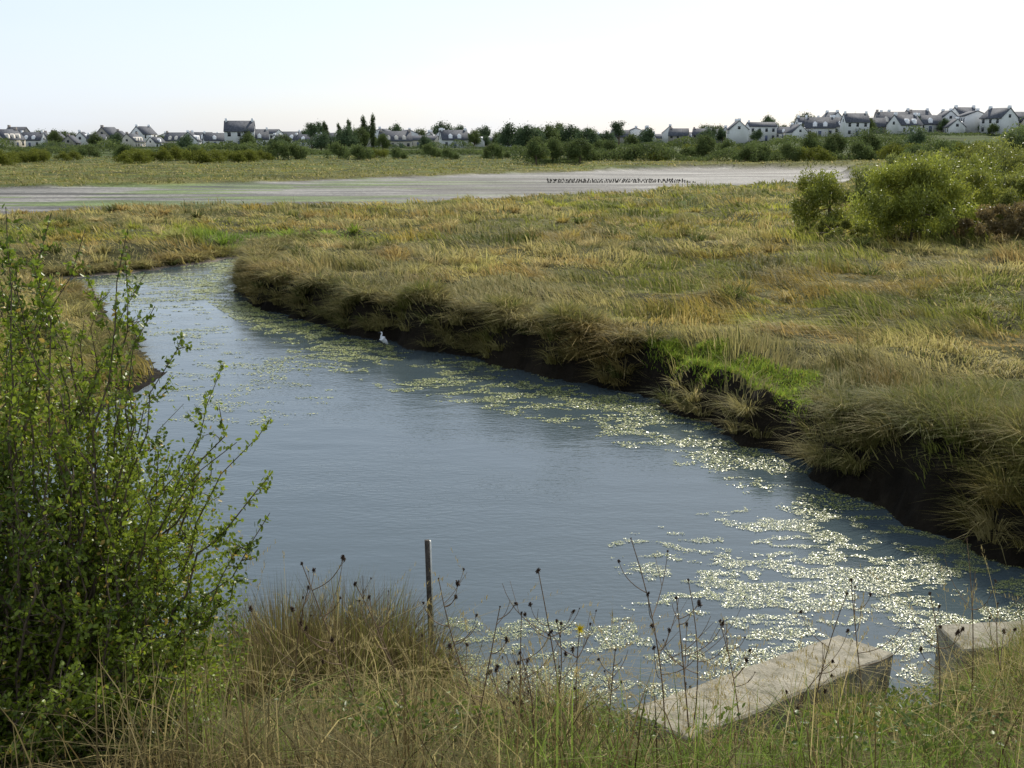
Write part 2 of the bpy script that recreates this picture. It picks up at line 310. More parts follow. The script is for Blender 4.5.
n=80000; x=R.uniform(-1,3.6,n); y=R.uniform(7.5,10.9,n); d=sdf(x,y,CH); nzv=fbm(x*1.2,y*1.8,3)*.5+fbm(x*5,y*8,2)*.5
k=(d<0)&(nzv>.48+.05*np.abs(y-9.2)); addf(x,y,k,.004+.009*R.random(n))
n=220000; x=R.uniform(-17,-3.5,n); y=R.uniform(19,47,n); d=sdf(x,y,CH); nzv=fbm(x*.35+31,y*.7,3)*.45+fbm(x*2.2,y*4.5,3)*.55
k=(d<-.2)&(nzv>.575-.07*sst(28,36,y))&(R.random(n)<.7); addf(x,y,k,.011+.0007*y*(.5+R.random(n)))
x=np.concatenate(fx);y=np.concatenate(fy);s=np.concatenate(fs);n=len(x); q=R.random(n)
C=np.where((q<.48)[:,None],AL[None],np.where((q<.8)[:,None],AP[None],AD[None]))*(.7+.5*R.random(n))[:,None]
print("flakes",n)
grass_obj("floating_algae",[flakes(x,y,s,C)],M_alg,kind="stuff",label="pale green floating algae mats on the creek water",category="algae")

# ---------------------------------------------------------------- foliage tools
def leaves(Pc,l,w,C,up=0):
    n=len(Pc); a=R.normal(0,1,(n,3)); a[:,2]+=up; a/=np.linalg.norm(a,axis=1)[:,None]
    b_=np.cross(a,R.normal(0,1,(n,3))); b_/=np.linalg.norm(b_,axis=1)[:,None]; nn=np.cross(a,b_)
    l=np.broadcast_to(l,(n,))[:,None]; w=np.broadcast_to(w,(n,))[:,None]
    V=np.stack([Pc-a*l*.5,Pc-a*l*.1+b_*w*.5+nn*w*.12,Pc+a*l*.3+b_*w*.35+nn*w*.1,Pc+a*l*.5,Pc+a*l*.3-b_*w*.35+nn*w*.1,Pc-a*l*.1-b_*w*.5+nn*w*.12],1)
    return V,[(0,1,2,3),(0,3,4,5)],np.repeat(C[:,None,:],6,1)
def tubes(PL,Rd,sides=4):
    n,K,_=PL.shape; ax=PL[:,-1]-PL[:,0]; ax/=np.linalg.norm(ax,axis=1)[:,None]+1e-9
    rf=np.where(np.abs(ax[:,2:3])>.8,np.array([[1.,0,0]]),np.array([[0,0,1.]])); u=np.cross(ax,rf); u/=np.linalg.norm(u,axis=1)[:,None]; v=np.cross(ax,u)
    V=np.zeros((n,K*sides,3))
    for k in range(K):
        for s in range(sides):
            a=2*np.pi*s/sides; V[:,k*sides+s]=PL[:,k]+(u*np.cos(a)+v*np.sin(a))*Rd[:,k,None]
    fs=[(k*sides+s,k*sides+(s+1)%sides,(k+1)*sides+(s+1)%sides,(k+1)*sides+s) for k in range(K-1) for s in range(sides)]
    return V,fs
def curves(A,B,sag,K):
    t=np.linspace(0,1,K)[None,:,None]; return A[:,None]*(1-t)+B[:,None]*t+sag[:,None]*(4*t*(1-t))
def crown(blobs,n,l,C1,C2,gap=.35,up=.3,nar=.6):
    bl=np.array(blobs); wts=(bl[:,3]*bl[:,4]*bl[:,5])**(2/3); idx=R.choice(len(bl),int(n*1.5),p=wts/wts.sum())
    v=R.normal(0,1,(len(idx),3)); v/=np.linalg.norm(v,axis=1)[:,None]
    rr=R.random(len(idx))**.28; rr*=1+.25*R.normal(0,1,len(idx))
    P_=bl[idx,:3]+v*rr[:,None]*bl[idx,3:6]
    ns=fbm(P_[:,0]*2.2/l**.3+P_[:,2]*1.7,P_[:,1]*2.2/l**.3-P_[:,2]*1.3+5,2); k=(ns>gap)&(P_[:,2]>.03); P_=P_[k][:n]; m=len(P_)
    t=np.clip(R.random(m)*.6+.4*(ns[k][:n]-.3)*2,0,1)
    br=(.7+.6*R.random(len(bl)))[idx][k][:n]
    return leaves(P_,l*(.7+.6*R.random(m)),l*nar,mixc(C1[None],C2[None],t)*br[:,None],up)
def rblobs(n,w,h,z0,br):
    o=[]
    for i in range(n):
        a=random.random()*6.28; q=math.sqrt(random.random()); zz=random.random()
        f=math.sqrt(max(0,1-(zz*1.0)**2))*.85+.15
        o.append((math.cos(a)*q*w*f,math.sin(a)*q*w*f,z0+zz*h,br*random.uniform(.6,1.2),br*random.uniform(.6,1.2),br*random.uniform(.6,1.1)))
    return o
def make_tree(name,blobs,nl,l,C1,C2,th,trad,mat,nl_limb=6,up=.3,nar=.6):
    root=obj(name,None); root.empty_display_size=.2
    c=crown(blobs,nl,l,C1,C2,.35,up,nar); obj("crown",pmesh("crown",c[0],c[1],c[2],mat),root)
    A=[];B=[];Rr=[]
    A.append((0,0,-.3));B.append((0,0,th));Rr.append((trad,trad*.55))
    for i in range(nl_limb):
        bl=random.choice(blobs); z=th*random.uniform(.3,.9); A.append((0,0,z)); B.append((bl[0]*.9,bl[1]*.9,bl[2])); Rr.append((trad*.5,trad*.12))
    A=np.array(A,float);B=np.array(B,float);Rr=np.array(Rr)
    PL=curves(A,B,np.array([[random.uniform(-.1,.1)*th*.5,random.uniform(-.1,.1)*th*.5,0] for _ in A]),5)
    t=np.linspace(0,1,5)[None]; rd=Rr[:,:1]*(1-t)+Rr[:,1:]*t
    v,f=tubes(PL,rd,6); obj("trunk",pmesh("trunk",v,f,None,M_bark,True),root)
    return root
G1=np.array([.075,.105,.037]); G2=np.array([.17,.21,.062]); H1=np.array([.15,.18,.03]); H2=np.array([.38,.40,.06]); D1=np.array([.05,.08,.042]); D2=np.array([.10,.14,.06])  # tree greens lightened: atmospheric haze put into the leaf colour
templ={}
templ['shrub']=make_tree("shrub",rblobs(18,3.2,2.2,.9,1.25),3600,.32,G1,G2,1.5,.12,M_far)
templ['shrub2']=make_tree("shrub",rblobs(15,3.8,1.7,.7,1.15),3600,.30,H1*.65,H2*.55,1.2,.1,M_far)
templ['tree']=make_tree("tree",rblobs(20,3.2,4.4,2.2,1.6),4200,.38,D1,D2*1.2,4.5,.25,M_far)
templ['tree2']=make_tree("tree",rblobs(16,2.6,3.2,1.8,1.4),3600,.34,G1,G2*.8,3.5,.2,M_far)
templ['poplar']=make_tree("poplar_tree",[(random.uniform(-.5,.5),random.uniform(-.5,.5),1.8+i*.75,1.25-.07*i,1.25-.07*i,1.1) for i in range(11)],3400,.34,D1,G2*.8,9,.22,M_far)
templ['pine']=make_tree("pine_tree",[(random.uniform(-1.2,1.2),random.uniform(-1.2,1.2),5+random.uniform(-1.2,2.6),1.3,1.3,1.0) for i in range(12)],2600,.3,D1,D2,7.3,.25,M_far)
lab={'shrub':("rounded green shrub at the edge of the marsh","shrub"),'shrub2':("spreading yellow-green shrub at the marsh edge","shrub"),'tree':("dark green broadleaf tree between the houses","tree"),'tree2':("medium green leafy tree near the village","tree"),'poplar':("tall narrow poplar rising above the rooftops","tree"),'pine':("dark pine with bare lower trunk near houses","tree")}
grp={'shrub':"shrubs bordering the marsh",'shrub2':"shrubs bordering the marsh",'tree':"trees around the village",'tree2':"trees around the village",'poplar':"poplars near the village",'pine':"pines near the village"}
used=set()
def place(kind,x,y,s=1,sz=None):
    z=hz(x,y)-.1; rz=random.random()*6.28; sz=sz or s*random.uniform(.9,1.15)
    if kind in used: o=copy_thing(templ[kind],(x,y,z),rz,(s,s,sz))
    else: o=templ[kind]; used.add(kind); o.location=(x,y,z); o.rotation_euler=(0,0,rz); o.scale=(s,s,sz)
    o["label"],o["category"]=lab[kind]; o["group"]=grp[kind]
for i in range(50):
    x=-135+i*5.6+random.uniform(-2,2)
    place(random.choice(['shrub','shrub2','shrub']),x,random.uniform(225,285),random.uniform(.55,.9))
for i in range(26): place('shrub2',random.uniform(-115,-50),random.uniform(190,240),random.uniform(.55,.85))
for i in range(30): place(random.choice(['shrub','shrub','tree2','shrub2']),3+i*2.9+random.uniform(-1.5,1.5),random.uniform(186,218),random.uniform(.55,.85))
for x,y,s in [(-62,300,.75),(-56,330,.95),(-49,330,1.0),(-46,340,1.05),(-38,330,.8),(0,330,1.1),(5,325,1.25),(11,330,1.2),(17,335,1.1),(22,330,1.0),(28,335,.8),(42,350,.8),(108,300,.7),(-75,320,.8),(-120,340,.7),(112,430,1.3),(35,330,.75),(-68,335,.9),(-25,330,.7),(-96,330,.7)]:
    place(random.choice(['tree','tree','tree2']),x,y,s)
for i in range(44):
    place(random.choice(['tree','tree2','tree2']),random.uniform(-195,200),random.uniform(364,408),random.uniform(.5,.9))
for x in range(-205,220,8):
    if random.random()<.6: place(random.choice(['tree','tree2']),x+random.uniform(-3,3),random.uniform(445,480),random.uniform(.9,1.25))
for x,y,s in [(-58,350,.95),(-54,352,.85),(-46,350,1.1),(-43.5,352,.95),(-51,352,.8)]: place('poplar',x,y,s)
for x,y,s in [(33,350,1.1),(-64,360,1)]: place('pine',x,y,s)
for x,y,s in [(60,165,.8),(64,172,.9),(68,168,.9),(74,175,.9),(80,180,.9),(66,190,.9),(88,185,.9),(57,125,.7),(62,130,.8),(70,135,.8),(49,112,.7),(44,118,.6),(38,100,.55),(53,140,.8)]:
    place(random.choice(['shrub','shrub2']),x,y,s)
def belt(name,n,x0,x1,yf,hf,l,Ca,Cb,label):
    x=R.uniform(x0,x1,n); yy=yf(x)+R.normal(0,3,n); top=hf(x,yy)
    z=height(x,yy)+top*np.sqrt(R.random(n)); P_=np.stack([x,yy,z],1)
    t=np.clip(fbm(x*.25,yy*.25+z*.5,3)*1.6-.3+R.normal(0,.12,n),0,1)
    lv=leaves(P_,l*(.7+.6*R.random(n)),l*.65,mixc(Ca[None],Cb[None],t),.3)
    obj(name,pmesh(name,lv[0],lv[1],lv[2],M_far),kind="stuff",label=label,category="hedge")
belt("hedge_belt",42000,-190,215,lambda x:312+8*np.sin(x*.03),lambda x,y:1.0+3.0*sst(.38,.75,fbm(x*.09+3,y*.02,4)),.5,G1*.8,G2,"continuous belt of hedges and scrub in front of the village")
belt("village_garden_greenery",24000,-210,225,lambda x:364+4*np.sin(x*.05),lambda x,y:.4+2.6*sst(.44,.74,fbm(x*.13+33,y*.02,4)),.45,D1,G2*.9,"garden hedges and small trees among the houses")
belt("mudflat_edge_scrub",26000,0,100,lambda x:200+6*np.sin(x*.1),lambda x,y:.6+2.6*sst(.35,.72,fbm(x*.15+13,y*.03,4)),.34,G1*.8,G2*.9,"dense dark scrub along the far edge of the mudflat")
def near_shrub(x,y,w,h,nl,l,C1,C2,label,nb=22,up=1.2,nar=.36):
    t=make_tree("shrub",rblobs(nb,w,h*.76,h*.10,h*.16),nl,l,C1,C2,h*.55,.07,M_leaf,12,up,nar)
    t.location=(x,y,hz(x,y)-.05); t["label"]=label; t["category"]="shrub"; t["group"]="large shrubs on the marsh"
O1=np.array([.13,.15,.032]); O2=np.array([.31,.32,.07])
near_shrub(15.9,44,2.5,3.4,32000,.12,H1,H2,"large yellow-green tamarisk-like shrub on the marsh grass",48)
near_shrub(18.2,46.5,2.6,3.0,24000,.12,O1,H2*.9,"smaller yellow-green shrub beside a larger bush",40)
near_shrub(14.0,49,1.9,2.9,12000,.12,H1*.8,H2*.8,"low olive shrub growing in marsh grass",28)
near_shrub(12.8,44,1.9,1.0,9000,.11,OL*.9,YG*.8,"low grassy olive scrub clump on the marsh")
near_shrub(18.9,42.5,2.4,1.6,16000,.10,np.array([.14,.105,.045]),np.array([.28,.21,.08]),"olive-brown scrubby bush on the marsh",36)
near_shrub(21.2,46,2.8,2.8,20000,.13,O1,O2,"olive green shrub next to a brown bush",36)
near_shrub(21.8,51,3.0,3.6,19000,.13,H1,H2*.8,"yellow-green shrub in a thicket",34)
near_shrub(25,56,3.4,4.0,19000,.15,O1,O2,"olive shrub within the marsh thicket",34)
near_shrub(20,57,3.0,3.2,16000,.15,G1,O2,"rounded olive green shrub behind brighter bushes",30)
near_shrub(27.5,61,3.4,4.6,18000,.16,G1,G2*1.2,"dark green dense shrub at the marsh side",32)
near_shrub(23.5,64,3.4,3.6,16000,.16,G1,H2*.7,"rounded green shrub behind marsh grass",30)
near_shrub(31,64,3.6,5.0,16000,.17,D1*1.3,G2,"tall dark green bush beside the marsh",30)
near_shrub(30,76,3.8,3.2,10000,.2,O1,O2,"low spreading olive shrub near the hedge")
near_shrub(34,88,3.8,3.2,10000,.2,H1,H2*.7,"wide yellow-green shrub near the mudflat")
near_shrub(41,92,4.2,3.4,10000,.2,G1,G2,"wide dark green shrub near the mudflat")

# ---------------------------------------------------------------- houses
def boxv(x0,x1,y0,y1,z0,z1):
    return np.array([(x0,y0,z0),(x1,y0,z0),(x1,y1,z0),(x0,y1,z0),(x0,y0,z1),(x1,y0,z1),(x1,y1,z1),(x0,y1,z1)],float)
BF=[(0,3,2,1),(4,5,6,7),(0,1,5,4),(1,2,6,5),(2,3,7,6),(3,0,4,7)]
def boxm(name,*a,mat=None): return pmesh(name,boxv(*a)[None],BF,None,mat)
def make_house(L_,D_,hw,rise,wm,two,ndorm,nch=2):
    root=obj("house",None)
    x0,x1,y0,y1=-L_/2,L_/2,-D_/2,D_/2
    V=np.array([(x0,y0,-1),(x1,y0,-1),(x1,y1,-1),(x0,y1,-1),(x0,y0,hw),(x1,y0,hw),(x1,y1,hw),(x0,y1,hw),(x0,0,hw+rise),(x1,0,hw+rise)],float)
    obj("wall",pmesh("wall",V[None],[(0,1,5,4),(2,3,7,6),(1,2,6,9,5),(3,0,4,8,7),(0,3,2,1)],None,wm),root)
    e=.35; k=rise/(D_/2); ox=.18
    pts=[]
    for x in (x0-ox,x1+ox):
        pts+=[(x,y0-e,hw-e*k+.05),(x,0,hw+rise+.05),(x,y1+e,hw-e*k+.05),(x,y1+e,hw-e*k+.25),(x,0,hw+rise+.27),(x,y0-e,hw-e*k+.25)]
    roof=obj("roof",pmesh("roof",np.array(pts,float)[None],[(0,5,11,6),(5,4,10,11),(4,3,9,10),(3,2,8,9),(2,1,7,8),(1,0,6,7),(0,1,4,5),(1,2,3,4),(6,11,10,7),(7,10,9,8)],None,M_slate),root)
    for x in (x0+.5,x1-.5)[:nch]: obj("chimney",boxm("chimney",x-.35,x+.35,-.55,.55,hw+rise-.5,hw+rise+1.0,mat=M_chim if wm!=M_white else M_white),roof)
    nw=max(2,int(L_/2.6))
    for side in (y0,y1):
        for s in range(2 if two else 1):
            for i in range(nw):
                xx=x0+(i+.5)*L_/nw; z=.9+s*2.7
                if s==0 and i==nw//2:
                    obj("door",boxm("door",xx-.5,xx+.5,side-.03,side+.03,0,2.1,mat=M_door),root)
                else: obj("window",boxm("window",xx-.5,xx+.5,side-.03,side+.03,z,z+1.3,mat=M_glass),root)
    if rise>2: 
        for xx in (x0,x1): obj("window",boxm("window",xx-.03,xx+.03,-.5,.5,hw+.1,hw+1.2,mat=M_glass),root)
    for i in range(ndorm):
        xx=x0+(i+1)*L_/(ndorm+1)
        dz=hw+.1; yy=y0+.2
        obj("dormer",pmesh("dormer",np.array([(xx-.7,yy,dz),(xx+.7,yy,dz),(xx+.7,-.5,dz),(xx-.7,-.5,dz),(xx-.7,yy,dz+1.5),(xx+.7,yy,dz+1.5),(xx+.7,-.5,dz+1.5),(xx-.7,-.5,dz+1.5),(xx,yy,dz+2.1),(xx,-.4,dz+2.1)],float)[None],[(0,1,5,8,4),(1,2,6,5),(3,0,4,7),(5,6,9,8),(4,8,9,7)],None,wm),roof)
    return root
HT=[make_house(10,7,3.2,3.4,M_white,False,2),make_house(9,7,5.3,3.1,M_white,True,0),make_house(12,7.5,3.2,3.6,M_cream,False,3),make_house(8.5,6.5,4.8,3.0,M_stone,True,0,1),make_house(8,6,2.8,2.9,M_white,False,1,1),
    make_house(16,8,2.9,1.7,M_cream,False,0,1),make_house(11,8,5.6,1.6,M_white,True,0,1),make_house(6.5,6,2.6,3.1,M_stone,False,0,1)]
HL=["white rendered cottage with slate roof and dormers","two-storey white house with dark slate roof","long cream house with slate roof and dormers","granite two-storey house with slate roof","small white cottage with steep slate roof","long low cream building with shallow slate roof","broad two-storey white house with shallow roof","small granite cottage with steep slate roof"]
usedh=set()
hx=[-193,-189,-185,-181,-177,-173,-169,-164,-160,-156,-151,-147,-142,-138,-134,-130,-126,-122,-118,-114,-110,-106,-102,-98,-93,-88,-84,-80,-76,-71,-66,-61,-54,-49,-44,-40,-36,-32,-28,-24,-20,-16,-12,-8,-4,0,14,20,26,32,37,42,46,50,54,57,61,65,69,73,77,81,85,89,93,97,101,105,109,113,117,121,124,127,130,134,138,142,145,148,151,154,157,160,163,166,169,172,175,178,181,184,188,192]
for i,x in enumerate(hx):
    t=random.choice([0,1,4,5,4,2,0,3,6,7,0,4] if x<100 else [0,1,4,1,2,1,3,6,7,0,4]); y=[374,402,388,416,395][i%5]+random.uniform(-5,5); rz=random.choice([0,0,.3,-.25,1.57,1.3,1.8,1.57])+random.uniform(-.15,.15)
    s=random.uniform(.68,.88) if x<100 else random.uniform(.78,1.0)
    if x==-93: t=1; s=1.0; y=372; rz=.15
    z=hz(x,y)-random.uniform(0,.2); xs=x*y/385
    if t in usedh: o=copy_thing(HT[t],(xs,y,z),rz,(s*1.05,s,s*random.uniform(.92,1.05)))
    else: o=HT[t]; usedh.add(t); o.location=(xs,y,z); o.rotation_euler=(0,0,rz); o.scale=(s,s,s)
    o["label"]=HL[t]; o["category"]="house"; o["group"]="village houses beyond the marsh"
for i,h in enumerate(HT):
    if i not in usedh:
        for c_ in list(h.children_recursive)+[h]: bpy.data.objects.remove(c_)

# ---------------------------------------------------------------- stakes on mudflat
def stake_mesh():
    v,f=tubes(curves(np.array([[0,0,-.3]]),np.array([[.02,.01,.55]]),np.array([[.01,0,0.]]),4),np.array([[.07,.065,.06,.035]]),6); return pmesh("wooden_stake",v,f,None,M_wood,True)
sm=stake_mesh()
for i in range(190):
    row=i%3; x=4+(i//3)*.255+random.uniform(-.1,.1); y=(122,126,130)[row]+random.uniform(-.3,.3)
    o=obj("wooden_stake",sm,loc=(x,y,hz(x,y))); o.rotation_euler=(random.uniform(-.2,.2),random.uniform(-.2,.2),random.random()*6); o.scale=(1.3,1.3,random.uniform(.15,.38))
    o["label"]="short dark wooden stake standing in the mudflat"; o["category"]="stake"; o["group"]="stake rows in the mudflat"

# ---------------------------------------------------------------- concrete walls
import bmesh
def beam(name,L_,W_,z0,z1,loc,rot,label):
    bm=bmesh.new(); bmesh.ops.create_cube(bm,size=1)
    for v in bm.verts: v.co=Vector((v.co.x*L_,v.co.y*W_,z0+(v.co.z+.5)*(z1-z0)))
    bmesh.ops.bevel(bm,geom=list(bm.edges),offset=.015,segments=1,affect='EDGES')
    for xx in np.linspace(-L_/2+.1,L_/2-.1,26):
        g=list(bm.verts)+list(bm.edges)+list(bm.faces)
        bmesh.ops.bisect_plane(bm,geom=g,plane_co=(xx,0,0),plane_no=(1,0,0))
    for v in bm.verts:
        n_=float(fbm(np.array([v.co.x*6+v.co.z*3+20]),np.array([v.co.y*6+v.co.z*4+20]),3)[0])-.5
        v.co+=Vector((0,n_*.02,n_*.022))
    me=bpy.data.meshes.new(name); bm.to_mesh(me); bm.free(); me.materials.append(M_conc)
    o=obj(name,me,loc=loc,label=label,category="wall",group="concrete culvert wing walls"); o.rotation_euler=rot
beam("concrete_wall",2.8,.48,-1.4,0,(1.83,7.02,1.33),(0,rad(9),rad(46)),"weathered concrete wing wall sloping down beside the creek outlet")
beam("concrete_wall",2.6,.5,-1.6,0,(4.97,8.62,.95),(0,rad(-1.5),rad(4)),"weathered concrete wall block among straw grass")

# ---------------------------------------------------------------- gauge post
root=obj("marker_post",None,loc=(-.83,10.4,0)); root.rotation_euler=(rad(1),rad(-1.2),rad(12)); root["label"]="thin weathered marker post standing in the creek edge"; root["category"]="post"
obj("post",boxm("post",-.025,.02,-.02,.02,-.5,1.08,mat=M_wood),root)
obj("painted_strip",boxm("painted_strip",.021,.036,-.022,.02,.0,1.07,mat=M_paint),root)

# ---------------------------------------------------------------- egret
def skin(name,pts,rads,edges,mat):
    me=bpy.data.meshes.new(name); me.from_pydata(pts,edges,[]); o=obj(name,me); m=o.modifiers.new("s",'SKIN')
    for v,r_ in zip(me.skin_vertices[0].data,rads): v.radius=(r_,r_) if not isinstance(r_,tuple) else r_
    me.skin_vertices[0].data[0].use_root=True
    m2=o.modifiers.new("u",'SUBSURF'); m2.levels=2; m2.render_levels=2; me.materials.append(mat)
    return o
eg=skin("little_egret",[(0,0,.33),(-.06,0,.27),(-.12,0,.20),(.04,0,.38),(.07,0,.43),(.055,0,.475),(.04,0,.51),(.055,0,.54),(.085,0,.55)],[.068,.058,.02,.055,.03,.022,.02,.025,.015],[(0,1),(1,2),(0,3),(3,4),(4,5),(5,6),(6,7),(7,8)],M_egret)
eg.location=(-3.1,26.1,-.05); eg.rotation_euler=(0,0,rad(215)); eg.scale=(.92,.92,.92)
eg["label"]="white little egret standing in shallow water by the bank"; eg["category"]="bird"
bk=pmesh("beak",*tubes(curves(np.array([[.085,0,.55]]),np.array([[.175,0,.53]]),np.zeros((1,3)),3),np.array([[.01,.006,.001]]),6),None,M_beak,True); obj("beak",bk,eg)
for s in (-.03,.03):
    v,f=tubes(np.array([[(0.0,s,.29),(-.03,s,.15),(.0,s,.0),(.01,s,-.15)]]),np.array([[.011,.008,.007,.007]]),6); obj("leg",pmesh("leg",v,f,None,M_beak,True),eg)

# ---------------------------------------------------------------- rush tussocks near water
for i,(x,y,hh,nb_) in enumerate([(-1.95,8.5,1.0,1200),(-1.5,8.8,1.05,1200),(-1.1,8.5,1.0,1200),(-1.7,8.1,.9,1000),(-.75,8.2,.75,900),(-2.4,8.7,.85,900),(-1.3,7.9,.7,800),(-1.9,7.5,.55,700),(3.75,7.75,.45,600),(3.9,7.45,.48,600),(3.6,7.1,.45,500),(4.2,7.7,.5,500),(3.75,8.0,.4,500),(4.3,8.1,.35,400),(2.0,5.8,.35,400),(.4,6.9,.3,350)]):
    m=nb_; sp=.24
    az=R.random(m)*6.3; rr=sp*np.sqrt(R.random(m)); P_=np.stack([x+np.cos(az)*rr,y+np.sin(az)*rr,np.full(m,hz(x,y)-.03)],1)
    if x<0:
        C=mixc(BR[None]*.8,ST[None]*.7,R.random(m)**1.5)*(.5+.5*R.random(m))[:,None]; g=R.random(m)<.25; C[g]=OL*.8
    else:
        C=mixc(YG[None]*.7,ST[None]*.9,R.random(m))*(.6+.5*R.random(m))[:,None]
    b_=blades(P_,hh*R.uniform(.5,1.1,m),R.uniform(.004,.008,m),az,np.clip(np.abs(R.normal(.6,.55,m)),0,1.9),C,3)
    o=grass_obj("rush_tussock",[b_],M_grass,label="dry brown rush tussock at the water's edge" if x<0 else "straw and green grass tuft beside the concrete wall",category="rush",group="rush tussocks by the creek")

# ---------------------------------------------------------------- dried flower stems
def seed_mesh():
    n=60; v=R.normal(0,1,(n,3)); v/=np.linalg.norm(v,axis=1)[:,None]; A=v*.002; B=v*.011*(.7+.5*R.random(n))[:,None]; B[:,2]*=1.1
    PL=curves(A,B,np.zeros((n,3)),2); v_,f=tubes(PL,np.tile([.0016,.0009],(n,1)),3); return pmesh("seed_head",v_,f,None,M_seed)
seedm=seed_mesh()
pa=np.arange(16)/16*6.283
petal=blades(np.zeros((16,3)),np.full(16,.03),np.full(16,.010),pa,np.full(16,1.3),np.tile([.7,.5,.02],(16,1)),2)
petm=pmesh("flower_head",petal[0],petal[1],None,M_yel)
def dried(x,y,h,lean,nb,flower=False):
    z=hz(x,y); root=obj("dried_wildflower",None,loc=(x,y,z-.02)); 
    A=[(0,0,0)];B=[(lean[0],lean[1],h)];S=[(random.uniform(-.06,.06),random.uniform(-.04,.04),0)];r0=[.0044];heads=[B[0]]
    t_=lambda t:(lean[0]*t+S[0][0]*4*t*(1-t),lean[1]*t+S[0][1]*4*t*(1-t),h*t)
    for i in range(nb):
        t=random.uniform(.3,.92); a=random.random()*6.28; l=h*random.uniform(.14,.45)*(1.25-t*.6)
        p=t_(t); e=(p[0]+math.cos(a)*l*.7,p[1]+math.sin(a)*l*.7,p[2]+l*.75); A.append(p);B.append(e);S.append((math.cos(a)*l*.1,math.sin(a)*l*.1,-l*.08));r0.append(.0028)
        if random.random()<.6: heads.append(e)
        if random.random()<.5:
            a2=a+random.uniform(-1,1); q=tuple(p[j]*.5+e[j]*.5+S[-1][j] for j in range(3)); e2=(q[0]+math.cos(a2)*l*.3,q[1]+math.sin(a2)*l*.3,q[2]+l*.4); A.append(q);B.append(e2);S.append((0,0,0));r0.append(.0018)
            if random.random()<.45: heads.append(e2)
    A=np.array(A,float);B=np.array(B,float);S=np.array(S,float)
    t=np.linspace(0,1,8)[None]; rd=np.array(r0)[:,None]*(1-.5*t)
    v,f=tubes(curves(A,B,S,8),rd,4); obj("stem",pmesh("stem",v,f,None,M_dry,True),root)
    for k,e in enumerate(heads):
        if flower and k==0: o=obj("flower_head",petm,root,loc=e)
        else: o=obj("seed_head",seedm,root,loc=e)
        s=random.uniform(.4,1.3) if not(flower and k==0) else 1.2; o.scale=(s,s,s*random.uniform(.8,1.6)); o.rotation_euler=(random.uniform(-.5,.5),random.uniform(-.5,.5),random.random()*6)
        if flower and k==0: o.rotation_euler=(.9,0,0)
    root["label"]="yellow-flowered weed stem among dry seed heads" if flower else "dried brown branching weed stem with dark seed heads"; root["category"]="wildflower"; root["group"]="dried weed stems on the dike"
for a in [(-.75,5.4,1.05,(-.35,.0),9),(-.5,5.2,.9,(-.3,.05),7),(-.12,5.6,.97,(-.28,0),10),(.05,5.3,.75,(0,.05),8),(.2,5.7,.7,(.05,0),7),(.1,5.1,.55,(-.06,0),6),(.3,5.5,1.0,(-.16,0),5),(.85,5.5,1.22,(-.22,.0),8),(.95,5.3,.85,(-.1,.0),6),(1.05,5.9,1.1,(-.04,0),4),(1.3,5.6,.8,(-.15,.05),5),(1.7,5.7,.92,(.16,0),5),(2.1,5.9,.95,(-.14,.05),5),(.5,5.2,.55,(.03,0),6),(2.75,6.0,1.2,(-.12,.0),4),(1.45,5.2,.5,(.2,0),5),(0,4.9,.45,(-.1,0),5),(-1.1,5.3,.9,(.05,0),6),(-.2,5.0,.75,(.14,.1),6),(2.3,5.4,.85,(-.1,0),5),(3.0,5.9,.8,(-.2,0),4)]:
    dried(*a)
dried(.36,5.4,.66,(0,0),4,True)

n=520; x=R.uniform(-1.7,3.6,n); y=R.uniform(4.7,7.0,n); zz=height(x,y); h=R.uniform(.4,1.3,n)*np.where((x>.2)&(x<2.4),.8,1); az=R.random(n)*6.3; bd=R.uniform(.3,2.0,n)
st=blades(np.stack([x,y,zz],1),h,np.full(n,.0046),az,bd,ST[None]*(.5+.7*R.random(n))[:,None],6)
m=16; ii=np.repeat(np.arange(n),m); tt=R.uniform(.8,1.0,len(ii)); hor=h[ii]*bd[ii]*tt**2*.8
Pp=np.stack([x[ii]+np.cos(az[ii])*hor,y[ii]+np.sin(az[ii])*hor,zz[ii]+h[ii]*(tt-.42*bd[ii]*tt*tt)],1)+R.normal(0,.004,(len(ii),3))
pb=blades(Pp,np.full(len(ii),.03),np.full(len(ii),.004),az[ii]+R.normal(0,.6,len(ii)),R.uniform(.1,.9,len(ii)),ST[None]*(.5+.5*R.random(len(ii)))[:,None],6)
grass_obj("seeding_grass_stalks",[st,pb],M_grass,kind="stuff",label="tall straw-coloured seeding grass stalks",category="grass")
n=18000; x=R.uniform(-1.6,4.5,n); y=R.uniform(4.4,8.2,n); k=(fbm(x*1.7+8,y*1.7,3)>.52)&(sdf(x,y,CH)>.1)&(sdf(x,y,WALL1)>.15)
x,y=x[k],y[k]; n=len(x); lv=leaves(np.stack([x,y,height(x,y)+R.uniform(0,.24,n)],1),R.uniform(.02,.05,n),R.uniform(.010,.024,n),mixc(np.array([.06,.10,.018])[None],np.array([.18,.23,.04])[None],R.random(n)),.4)
obj("leafy_weeds",pmesh("leafy_weeds",lv[0],lv[1],lv[2],M_leaf),kind="stuff",label="low leafy green weeds among the dike grass",category="weeds")

